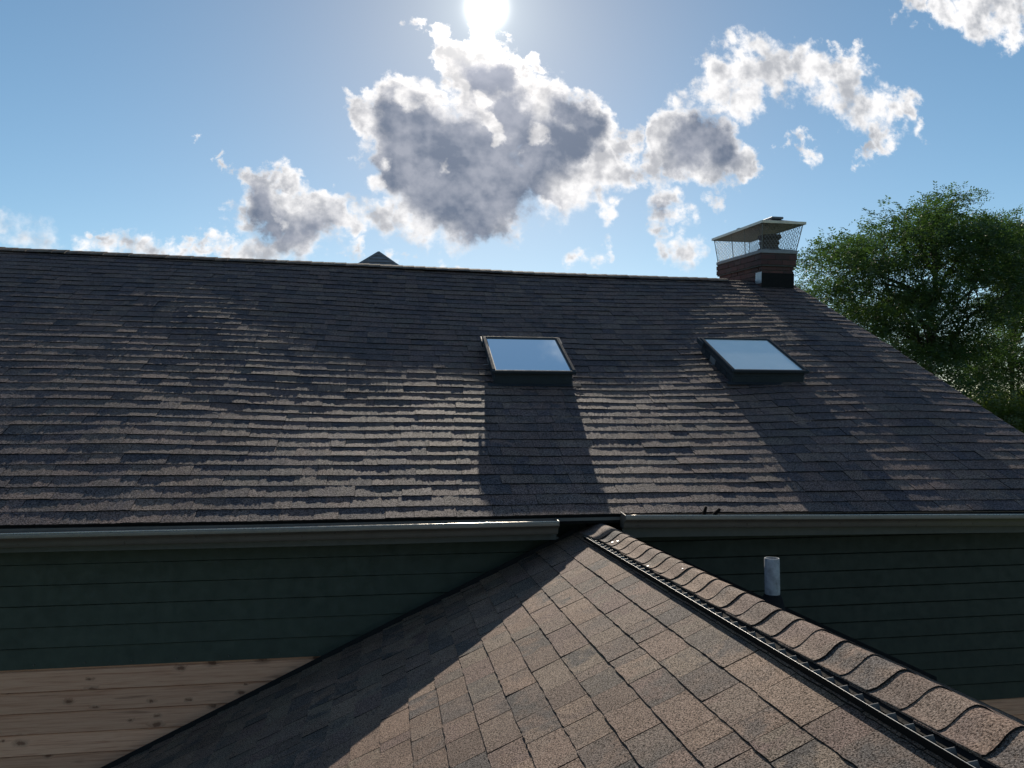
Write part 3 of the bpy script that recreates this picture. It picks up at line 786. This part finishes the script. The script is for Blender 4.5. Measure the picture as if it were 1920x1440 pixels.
# posts
ZB, ZT = CZ+.045, LZ
bx0, bx1, by0, by1 = CX0-.02, CX1+.018, CY0-.02, CY1+.02
tx0, tx1, ty0, ty1 = LX0+.025, LX1-.025, LY0+.03, LY1-.03
for (fx0, fy0) in ((0, .0), (1, .0), (0, 1), (1, 1), (0, .35), (0, .62), (1, .4), (1, .7)):
    b0 = Vector((bx0+(bx1-bx0)*fx0, by0+(by1-by0)*fy0, ZB)); b1 = Vector((tx0+(tx1-tx0)*fx0, ty0+(ty1-ty0)*fy0, ZT))
    build('post', MB().tube([LEAN @ b0, LEAN @ (b0.lerp(b1, .2)), LEAN @ b1], .006, 6), M_WIRE, cap)
# diamond wire on four flared sides
def mesh_side(b0, b1, t0, t1, name_parent):
    wm = MB(); L_ = (t1-t0).length; H_ = (t0-b0).length; st = .052
    def P_(s, h): return (b0.lerp(b1, s)).lerp(t0.lerp(t1, s), h)
    k_ = H_/L_*.9
    nlin = int(L_/st)+int(H_/st)
    for sgn in (1, -1):
        s = -k_
        while s < 1 + k_:
            pts = []
            for q in np.linspace(0, 1, 9):
                sx_ = s + sgn*k_*q
                if 0 <= sx_ <= 1: pts.append(LEAN @ P_(sx_, q))
            if len(pts) > 1: wm.tube(pts, .0024, 3, cap=False)
            s += st/L_
    build('wire_mesh', wm, M_WIRE, cap)
V3 = Vector
mesh_side(V3((bx0, by0, ZB)), V3((bx1, by0, ZB)), V3((tx0, ty0, ZT)), V3((tx1, ty0, ZT)), cap)
mesh_side(V3((bx1, by0, ZB)), V3((bx1, by1, ZB)), V3((tx1, ty0, ZT)), V3((tx1, ty1, ZT)), cap)
mesh_side(V3((bx0, by1, ZB)), V3((bx0, by0, ZB)), V3((tx0, ty1, ZT)), V3((tx0, ty0, ZT)), cap)
mesh_side(V3((bx1, by1, ZB)), V3((bx0, by1, ZB)), V3((tx1, ty1, ZT)), V3((tx0, ty1, ZT)), cap)

# ------------------------------------------------------------------ lower addition
RX, RM = 1.387, .4657                     # ridge x, slope of both faces
RZ = -.7097                              # ridge height of the deck
ext = thing('house_addition', 'lower gabled addition with brown shingle roof and black ridge vent against the green wall', 'building', (RX, 2, GZ))
AL, AR_ = -2.45, 3.95                    # eaves in x
Y0, Y1 = -1.2, 5.11
def fz(x): return RZ - RM*abs(x-RX)
fd = MB()
pr = lambda y: [(AL, y, fz(AL)-.004), (RX, y, RZ-.004), (AR_, y, fz(AR_)-.004), (AR_, y, fz(AR_)-.05), (RX, y, RZ-.055), (AL, y, fz(AL)-.05)]
fd.extrude(pr, [Y0, Y1], closed=True); fd.f.append((5, 4, 1, 0)); fd.f.append((4, 3, 2, 1)); fd.f.append((6, 7, 10, 11)); fd.f.append((7, 8, 9, 10))
froof = build('roof', fd, M_FELT, ext)
aw_ = MB(); aw_.box((AL+.35, Y0+.3, GZ), (AR_-.35, Y1, fz(AL+.35)-.08)); 
aw_.add([(AL+.35, Y0+.3, fz(AL+.35)-.079), (AR_-.35, Y0+.3, fz(AR_-.35)-.079), (RX, Y0+.3, RZ-.08), (AL+.35, Y1, fz(AL+.35)-.079), (AR_-.35, Y1, fz(AR_-.35)-.079), (RX, Y1, RZ-.08)],
        [(0, 1, 2), (5, 4, 3), (0, 2, 5, 3), (2, 1, 4, 5)])
build('wall', aw_, M_WOOD, ext)

EXF = .139
CA = 1/math.sqrt(1+RM*RM); SA = RM*CA
S_RIDGE = RX/CA
s0 = .953                                 # one butt line, measured up the slope from x = 0
shapes_f = [two_tone(shingle_shape(300+i, EXF, (.0066, .0084, .0096)[i % 3], nseg=6, wav=.0007), 'shingle', M_FORE, 6) for i in range(12)]
fp = []
kmin = int((AL/CA - s0)/EXF) + 0; 
def fore_face(sign, limit_y0):
    out_ = []
    k = -26
    while True:
        s = s0 + k*EXF
        k += 1
        if s > S_RIDGE - .05: break
        if s < AL/CA: continue
        rr = random.Random(k*17 + sign*3)
        y = Y1 - rr.uniform(0, .2) + .2
        while y > Y0:
            wd = rr.choice([.085, .12, .15, .165, .18, .20, .22, .24]) * rr.uniform(.92, 1.08)
            ya, yb_ = min(y, Y1), max(y-wd, Y0); y -= wd
            if ya - yb_ < .02: continue
            yc = (ya+yb_)/2; wv = ya - yb_ - rr.choice([.0025, .0035, .005])
            x = s*CA; zz = RZ - RM*(RX-x)
            u = Vector((CA, 0, SA)); n = Vector((-SA, 0, CA)); a = Vector((0, -1, 0))
            if sign < 0:
                x = 2*RX - x; u = Vector((-CA, 0, SA)); n = Vector((SA, 0, CA)); a = Vector((0, 1, 0))
            lift = rr.uniform(0, .0012)
            u2 = (u + a*rr.uniform(-.004, .004) - n*rr.uniform(0, .003)).normalized(); n2 = a.cross(u2).normalized(); a2 = u2.cross(n2)
            p = Vector((x, yc, zz)) + n*lift + u*rr.uniform(-.0015, .0015)
            m = Matrix(((a2.x*wv, u2.x, n2.x, p.x), (a2.y*wv, u2.y, n2.y, p.y), (a2.z*wv, u2.z, n2.z, p.z), (0, 0, 0, 1)))
            if s + EXF + .03 > S_RIDGE: m = m @ Matrix.Diagonal((1, max(.2, (S_RIDGE-.01-s)/(EXF+.03)), 1, 1))
            ar = pixel_area(p + u*.07, wv, EXF*abs((n.dot(p))/p.length)) if sign > 0 else 0
            out_.append((ar, m, rr.randrange(12)))
    return out_
lay(fore_face(1, Y0) + fore_face(-1, Y0), shapes_f, 'shingle', 'other_shingles', M_FORE, froof)

# ridge vent (both sides) under the caps
VH, VW = .038, .149                       # height of the lip, half width along the slope
def on_face(s_down, h, side=1):
    """point at distance s_down from the peak along the face, h above it"""
    return (RX - side*(s_down*CA + h*SA), RZ - s_down*SA + h*CA)
VY0, VY1 = Y0+.05, 4.81
rv = part_empty('ridge_vent', ext)
for side in (1, -1):
    VH_, VW_ = VH, VW
    VW = VW_ if side > 0 else .118; hk = 1. if side > 0 else .35
    vb = MB()
    sec = [(0, .018), (VW-.050, .017), (VW-.030, .0105), (VW-.024, .0095), (VW-.024, .001), (0, .001)]
    vb.extrude(lambda y: [(on_face(a, h, side)[0], y, on_face(a, h, side)[1]) for a, h in sec], [VY0, VY1], closed=True)
    vb.f.append((0, 1, 2, 3, 4, 5)); vb.f.append((11, 10, 9, 8, 7, 6))
    build('vent_body', vb, M_VENT, rv)
    lb = MB()
    sec2 = [(VW-.024, .0035), (VW+.002, .0035), (VW+.0030, .0375*hk), (VW+.0008, .0382*hk), (VW-.0016, .006), (VW-.024, .006)]
    lb.extrude(lambda y: [(on_face(a, h, side)[0], y, on_face(a, h, side)[1] + .0010*mnoise.noise(Vector((y*3., 5, side)))) for a, h in sec2], [VY0 + (VY1-VY0)*i/60 for i in range(61)], closed=True)
    lb.f.append(tuple(range(6))); L_ = len(lb.v); lb.f.append(tuple(reversed(range(L_-6, L_))))
    build('vent_lip', lb, M_VENT, rv)
    if side < 0: VW = VW_; continue
    eb = MB(); eb.tube([(on_face(VW+.0014, .0388, side)[0], VY0 + (VY1-VY0)*i/60, on_face(VW+.0014, .0388, side)[1] + .0010*mnoise.noise(Vector(((VY0 + (VY1-VY0)*i/60)*3., 5, side)))) for i in range(61)], .0013, 6)
    build('vent_edge_bead', eb, M_BEAD, rv, smooth=True)  # thin bead added for the painted sun glint
    fb, tb_ = MB(), MB(); y = VY0 + .01; i = 0
    while y < VY1:
        big = (i % 8 == 0); mid_ = big
        hh = .0384 if big else (.0375 if mid_ else .032)
        q = [on_face(VW-.024, .0062, side), on_face(VW-.0012, .0062, side), on_face(VW-.0005, hh, side), on_face(VW-(.026 if big else .010), .030 if big else .022, side)]
        tk = .0018 if big else .0012
        (tb_ if mid_ else fb).add([(a, y, b_) for a, b_ in q] + [(a, y+tk, b_) for a, b_ in q], [(0, 1, 2, 3), (7, 6, 5, 4), (0, 4, 5, 1), (1, 5, 6, 2), (2, 6, 7, 3)])
        y += .0085; i += 1
    build('vent_fins', fb, M_LIP, rv, kind='stuff')
    build('vent_ribs', tb_, M_BEAD, rv, kind='stuff')
# nail heads / debris along the vent foot
# wavy ridge caps of the addition
CAPX = .1335
def cap_shape(seed):
    r = random.Random(seed); b = MB(); NS = 22; LEN = .215
    half = .108
    for (yy, lift) in ((0, .0076), (.05, .0056), (.125, .0030), (LEN, .0004)):
        for j in range(NS+1):
            s = -1 + 2*j/NS; a = abs(s)
            # round over the peak, steep on the shoulder, flattening out to a slight kick at the edge
            drop = .053*(.5 - .5*math.cos(math.pi*a**.92))
            x = s*half*.985
            wob = r.uniform(-.0005, .0005) if yy == 0 else 0
            b.v.append((x, yy + (.004*math.sin(s*3.0+seed)*(yy == 0)) + r.uniform(-.0008, .0008), -drop + lift + .027 + wob))
    n = NS+1
    for i in range(3):
        for j in range(NS): b.f.append((i*n+j, i*n+j+1, (i+1)*n+j+1, (i+1)*n+j))
    o = len(b.v)
    for j in range(n): v = b.v[j]; b.v.append(v)
    for j in range(n): v = b.v[j]; b.v.append((v[0], v[1]+.0004, v[2]-.0054))
    for j in range(NS): b.f.append((o+n+j, o+n+j+1, o+j+1, o+j))
    # thickness along both long edges
    for side in (0, NS):
        o2 = len(b.v)
        for i in range(4): v = b.v[i*n+side]; b.v.append((v[0], v[1], v[2]-.005))
        for i in range(3):
            f = (i*n+side, (i+1)*n+side, o2+i+1, o2+i)
            b.f.append(f if side == 0 else tuple(reversed(f)))
    me = b.mesh('ridge_cap', M_CAP); me.materials.append(M_EDGE); me.polygons.foreach_set('material_index', [1 if 3*NS <= p.index < 4*NS else 0 for p in me.polygons])
    me.polygons.foreach_set('use_smooth', [len(p.vertices) == 4 and p.index < 3*NS for p in me.polygons]); return me
cap_shapes = [cap_shape(i) for i in range(6)]
y = 1.522 - CAPX*14; i = 0; rr = random.Random(5)
while y < 4.50:
    m = Matrix.Translation((RX + rr.uniform(-.0025, .0025), y + rr.uniform(-.004, .004), RZ + rr.uniform(-.0005, .0005))) @ Matrix.Rotation(rr.uniform(-.012, .012), 4, 'Z') @ Matrix.Rotation(rr.uniform(-.0025, .0025), 4, 'X')
    link('ridge_cap', cap_shapes[i % 6], froof, matrix=m); y += CAPX; i += 1
# last cap runs down flat beyond the end of the vent, up to the eave
lc = MB(); NS = 16
for (yy, zl) in ((y-.004, .0355), (y+.12, .034), (4.80, .032), (4.93, .030)):
    for j in range(NS+1):
        s = -1 + 2*j/NS; a = abs(s); half = .128 + .02*max(0, (yy-4.6)/.33)
        lc.v.append((RX + s*half, yy, RZ + zl - .053*(.5 - .5*math.cos(math.pi*a**.92))))
for i_ in range(3):
    for j in range(NS): lc.f.append((i_*(NS+1)+j, i_*(NS+1)+j+1, (i_+1)*(NS+1)+j+1, (i_+1)*(NS+1)+j))
o_ = len(lc.v)
for j in range(NS+1): v = lc.v[j]; lc.v.append((v[0], v[1], v[2]-.006))
for j in range(NS): lc.f.append((o_+j, o_+j+1, j+1, j))
lo = build('ridge_cap', lc, M_CAP, froof, smooth=True)
sm = lo.modifiers.new('thick', 'SOLIDIFY'); sm.thickness = .006; sm.offset = -1
# roofing nail heads shining on the caps and vent foot
nh = MB()
for (yy, s_, h_) in ((4.40, .075, .021), (4.36, .052, .025), (3.72, .100, .020), (3.42, .02, .029)):
    x_, z_ = on_face(s_, h_, 1); nh.tube([(x_, yy, z_), (x_-.001, yy, z_+.004)], .006, 6)
build('nail_heads', nh, M_FLASH, ext, kind='stuff')
# flashing between the addition's roof and the wall
wf = MB(); YW = WALL_Y-.024
for sg in (1, -1):
    xa, xb = (AL, RX) if sg > 0 else (AR_, RX)
    wf.add([(xa, Y1-.03, fz(xa)-.062), (xb, Y1-.03, fz(xb)-.062), (xb, YW, fz(xb)-.075), (xa, YW, fz(xa)-.075), (xb, YW, fz(xb)-.05), (xa, YW, fz(xa)-.05), (xa, Y1-.03, fz(xa)-.066), (xb, Y1-.03, fz(xb)-.066), (xb, YW+.002, fz(xb)-.079), (xa, YW+.002, fz(xa)-.079)],
           [(0, 1, 2, 3), (3, 2, 4, 5), (6, 9, 8, 7), (0, 6, 7, 1)])
wf2 = MB()
for sg in (1, -1):
    xa, xb = (AL, RX-.12) if sg > 0 else (AR_, RX+.12)
    wf2.add([(x_, y_, fz(x_)+h_) for x_ in (xa, xb) for (y_, h_) in ((Y1-.004, -.01), (Y1-.004, .036), (Y1+.004, .038), (Y1+.004, -.06))], [(0, 4, 5, 1), (1, 5, 6, 2), (2, 6, 7, 3)])
build('edge_flashing', wf2, M_FELT, ext)
build('wall_flashing', wf, M_TRIM, ext)
# vent pipe through the far face
px_, py_ = 2.29, 4.36
pz = fz(px_)
pp = MB()
n_ = 28
ring = [(.0445, pz-.1), (.0445, -.836), (.0425, -.832), (.038, -.832), (.038, -.95)]
for r_, zz in ring:
    for j in range(n_):
        t_ = 2*math.pi*j/n_; pp.v.append((px_+r_*math.cos(t_), py_+r_*math.sin(t_), zz))
for i_ in range(len(ring)-1):
    for j in range(n_): pp.f.append((i_*n_+j, i_*n_+(j+1) % n_, (i_+1)*n_+(j+1) % n_, (i_+1)*n_+j))
vp = build('vent_pipe', pp, M_PIPE, ext, smooth=True); es = vp.modifiers.new('split', 'EDGE_SPLIT'); es.split_angle = R(40)
bt = MB(); ring = [(.13, -.02), (.075, .012), (.058, .05), (.047, .075)]
for r_, zz in ring:
    for j in range(n_):
        t_ = 2*math.pi*j/n_; x_ = px_+r_*math.cos(t_); bt.v.append((x_, py_+r_*math.sin(t_), fz(x_)*(1 if zz < .03 else 0) + (pz if zz >= .03 else 0) + zz+.01))
for i_ in range(len(ring)-1):
    for j in range(n_): bt.f.append((i_*n_+j, i_*n_+(j+1) % n_, (i_+1)*n_+(j+1) % n_, (i_+1)*n_+j))
build('pipe_boot', bt, M_VENT, vp, smooth=True)

# ------------------------------------------------------------------ twigs stuck in the right gutter
def twig(pts, rad, label):
    t_ = MB().tube(pts, rad, 8); o = build('twig', t_, M_TWIG, smooth=True); o['label'] = label; o['category'] = 'twig'; o['group'] = 'twigs caught in the gutter'
b0 = at(1320, 972, 4.86); b1 = at(1321, 960, 4.85); b2 = at(1324, 950, 4.83)
twig([b0, b1, b2], [.008, .0125, .008], 'short dark twig standing nearly upright in the right gutter')
b0 = at(1333, 972, 4.86); b1 = at(1341, 963, 4.84); b2 = at(1350, 954, 4.82)
twig([b0, b1, b2], [.009, .0135, .010], 'short dark twig leaning steeply to the right out of the right gutter')

# ------------------------------------------------------------------ neighbour behind the ridge
NX_, NY_ = -.34, 26.
nbh = thing('neighbour_house', 'distant house whose grey pointed roof just shows over the ridge', 'house', (NX_, NY_, GZ))
hw, top, ev = 4.0, 5.60, 2.1
rf = MB(); 
rf.add([(NX_-hw, NY_-hw, ev), (NX_+hw, NY_-hw, ev), (NX_+hw, NY_+hw, ev), (NX_-hw, NY_+hw, ev), (NX_, NY_, top)], [(0, 1, 4), (1, 2, 4), (2, 3, 4), (3, 0, 4), (3, 2, 1, 0)])
nr = build('roof', rf, M_NROOF, nbh)
hp = MB()
for sx_, sy_ in ((-1, -1), (1, -1), (1, 1), (-1, 1)): hp.tube([(NX_+sx_*hw, NY_+sy_*hw, ev+.02), (NX_, NY_, top+.02)], .05, 6)
build('hip_ridges', hp, M_NROOF, nr)
cs = MB()
k_ = 0
while k_ < 24:     # slate courses on the face towards the camera
    a_ = k_/24; b_ = (k_+1)/24
    q = lambda f, h: ((NX_-hw*(1-f), NY_-hw*(1-f)-h, ev+(top-ev)*f+h), (NX_+hw*(1-f), NY_-hw*(1-f)-h, ev+(top-ev)*f+h))
    p0, p1 = q(a_, .03); p2, p3 = q(b_, .006); p4, p5 = q(a_, .002)
    cs.add([p0, p1, p3, p2, p4, p5], [(0, 1, 2, 3), (4, 5, 1, 0)]); k_ += 1
build('slate_courses', cs, M_NROOF, nr, kind='stuff')
build('wall', MB().box((NX_-hw+.4, NY_-hw+.4, GZ), (NX_+hw-.4, NY_+hw-.4, ev-.01)), M_NWALL, nbh)

# ------------------------------------------------------------------ trees
def in_poly(x, y, poly):
    c = False; j = len(poly)-1
    for i in range(len(poly)):
        if (poly[i][1] > y) != (poly[j][1] > y) and x < (poly[j][0]-poly[i][0])*(y-poly[i][1])/(poly[j][1]-poly[i][1]) + poly[i][0]: c = not c
        j = i
    return c
def leaves(centers, seed, ls=.085, per=300):
    """sprays: drooping twigs with small leaflets along both sides"""
    r = np.random.default_rng(seed); V = []; nF = 0
    for (c, rad, dens) in centers:
        nt_ = max(8, int(per*dens*rad*rad))
        # twig starts inside the clump
        d = r.normal(size=(nt_, 3)); d /= np.linalg.norm(d, axis=1)[:, None]
        rr_ = r.random(nt_)**.62
        st = c + d*rr_[:, None]*rad*np.array([1.2, 1.1, .42])
        dirv = d*np.array([1, 1, .35]) + r.normal(size=(nt_, 3))*.45; dirv[:, 2] -= .12
        dirv /= np.linalg.norm(dirv, axis=1)[:, None]
        ln = r.uniform(.22, .42, nt_)
        nl = 10
        sidev = np.cross(dirv, np.array([0, 0, 1.]) + r.normal(size=(nt_, 3))*.35); sidev /= np.linalg.norm(sidev, axis=1)[:, None]
        for k in range(nl):
            f = (k//2+.6)/(nl/2); sg = 1 if k % 2 else -1
            base = st + dirv*(ln*f)[:, None]; base[:, 2] -= .10*ln*f*f
            l = ls*r.uniform(.75, 1.25, nt_); wd = l*.42
            ld = sidev*sg + dirv*.45 + r.normal(size=(nt_, 3))*.22; ld /= np.linalg.norm(ld, axis=1)[:, None]
            pw = np.cross(ld, np.cross(dirv, sidev) + r.normal(size=(nt_, 3))*.3); pw /= np.linalg.norm(pw, axis=1)[:, None]
            q = np.stack([base, base+ld*(l*.5)[:, None]+pw*(wd*.5)[:, None], base+ld*l[:, None], base+ld*(l*.5)[:, None]-pw*(wd*.5)[:, None]], 1)
            V.append(q.reshape(-1, 3)); nF += nt_
    V = np.concatenate(V).astype(np.float32)
    me = bpy.data.meshes.new('crown'); me.vertices.add(len(V)); me.vertices.foreach_set('co', V.ravel())
    me.loops.add(nF*4); me.polygons.add(nF)
    me.loops.foreach_set('vertex_index', np.arange(nF*4, dtype=np.int32))
    me.polygons.foreach_set('loop_start', np.arange(0, nF*4, 4, dtype=np.int32))
    me.polygons.foreach_set('loop_total', np.full(nF, 4, dtype=np.int32))
    me.update(calc_edges=True); return me
def tree(label, Y, poly, gaps, trunk_px, n, rad, mat, seed, depth, per=300, ls=.092, limbs=30, trunk_r=.17, extra=()):
    r = random.Random(seed)
    xs = [p[0] for p in poly]; ys = [p[1] for p in poly]
    cen = []; tries = 0
    while len(cen) < n and tries < 20000:
        tries += 1
        px, py = r.uniform(min(xs), max(xs)), r.uniform(min(ys), max(ys))
        if not in_poly(px, py, poly): continue
        if any(((px-gx)/ga)**2 + ((py-gy)/gb)**2 < 1 for gx, gy, ga, gb in gaps): continue
        yy = Y + r.uniform(-1, 1)*depth
        c = at(px, py, Y); c.y = yy; c.x *= yy/Y; c.z *= yy/Y
        if any((c-q[0]).length < rad*.62 for q in cen): continue
        cen.append((c, rad*r.uniform(.65, 1.2), r.uniform(.6, 1.25)))
    for (px, py, rr_, dn) in extra: cen.append((at(px, py, Y), rr_, dn))
    base = at(trunk_px[0], 787, Y); base.z = GZ
    root = thing('tree', label, 'tree', base, 'trees behind the house')
    tb = MB()
    topz = at(trunk_px[0], trunk_px[1], Y).z
    path = [base + Vector((.25*math.sin(k*1.3+seed), .2*math.cos(k*1.7), (topz-GZ)*k/7)) for k in range(8)]
    path[0] = base - Vector((0, 0, .1))
    tb.tube(path, [trunk_r*(1.35 if k == 0 else 1 - .085*k) for k in range(8)], 10)
    build('trunk', tb, M_BARK, root, smooth=True)
    lb = MB(); used = r.sample(cen, min(limbs, len(cen)))
    for (c, rad_, _) in used:
        h = r.uniform(.5, .97)
        zt_ = min(GZ + (topz-GZ)*h, c.z - .3) if c.z > GZ+1 else c.z
        f = max(0, min(6.99, (zt_-GZ)/(topz-GZ)*7)); i = int(f); a = path[i].lerp(path[i+1], f-i)
        midp = a.lerp(c, .5) + Vector((r.uniform(-.4, .4), r.uniform(-.4, .4), r.uniform(.0, .6)))
        p1 = a.lerp(midp, .5) + Vector((r.uniform(-.15, .15), 0, r.uniform(-.05, .25))); p2 = midp.lerp(c, .5) + Vector((r.uniform(-.2, .2), 0, r.uniform(-.1, .3)))
        k0 = trunk_r*r.uniform(.28, .45)
        lb.tube([a, p1, midp, p2, c], [k0, k0*.75, k0*.52, k0*.34, k0*.12], 6, cap=False)
        for _ in range(4):
            q = r.choice(cen)[0]
            if (q-midp).length < 2.6: lb.tube([midp, midp.lerp(q, .5) + Vector((0, 0, r.uniform(0, .3))), q], [k0*.4, k0*.25, .012], 5, cap=False)
    build('limbs', lb, M_BARK, root, smooth=True)
    me = leaves([(np.array(c), rd, dn) for c, rd, dn in cen], seed, ls, per); me.materials.append(mat)
    link('crown', me, root)
    return root
tree('large feathery leaved green tree with a broad rounded crown, beside the brick chimney', 21.,
     [(1498, 540), (1515, 490), (1560, 470), (1600, 445), (1640, 412), (1690, 398), (1735, 392), (1765, 368), (1800, 372), (1830, 395), (1870, 405), (1925, 425), (1940, 520), (1930, 600), (1880, 640), (1850, 720), (1800, 740), (1700, 690), (1620, 620), (1540, 570)],
     [(1785, 555, 22, 16), (1645, 545, 16, 12), (1710, 650, 20, 18), (1820, 610, 20, 14), (1700, 610, 12, 10), (1890, 600, 26, 30)],
     (1755, 440), 165, .70, M_LEAF, 11, 2.6, per=220)
tree('darker green tree at the right edge, half hidden behind the broad feathery tree', 25.,
     [(1830, 430), (1880, 408), (1990, 415), (2120, 520), (2110, 780), (1980, 860), (1900, 850), (1840, 790), (1830, 700), (1870, 580)],
     [(1872, 620, 20, 22), (1893, 690, 12, 18)],
     (1906, 480), 230, .74, M_LEAF2, 23, 2.2, per=230, trunk_r=.13)
tree('low bushy yellow green tree under the two taller trees, next to the roof edge', 19.,
     [(1790, 770), (1850, 735), (1900, 745), (1990, 740), (2050, 800), (2050, 960), (1900, 1000), (1800, 960)],
     [], (1900, 800), 90, .6, M_LEAF3, 31, 1.4, per=260, trunk_r=.12, limbs=14)
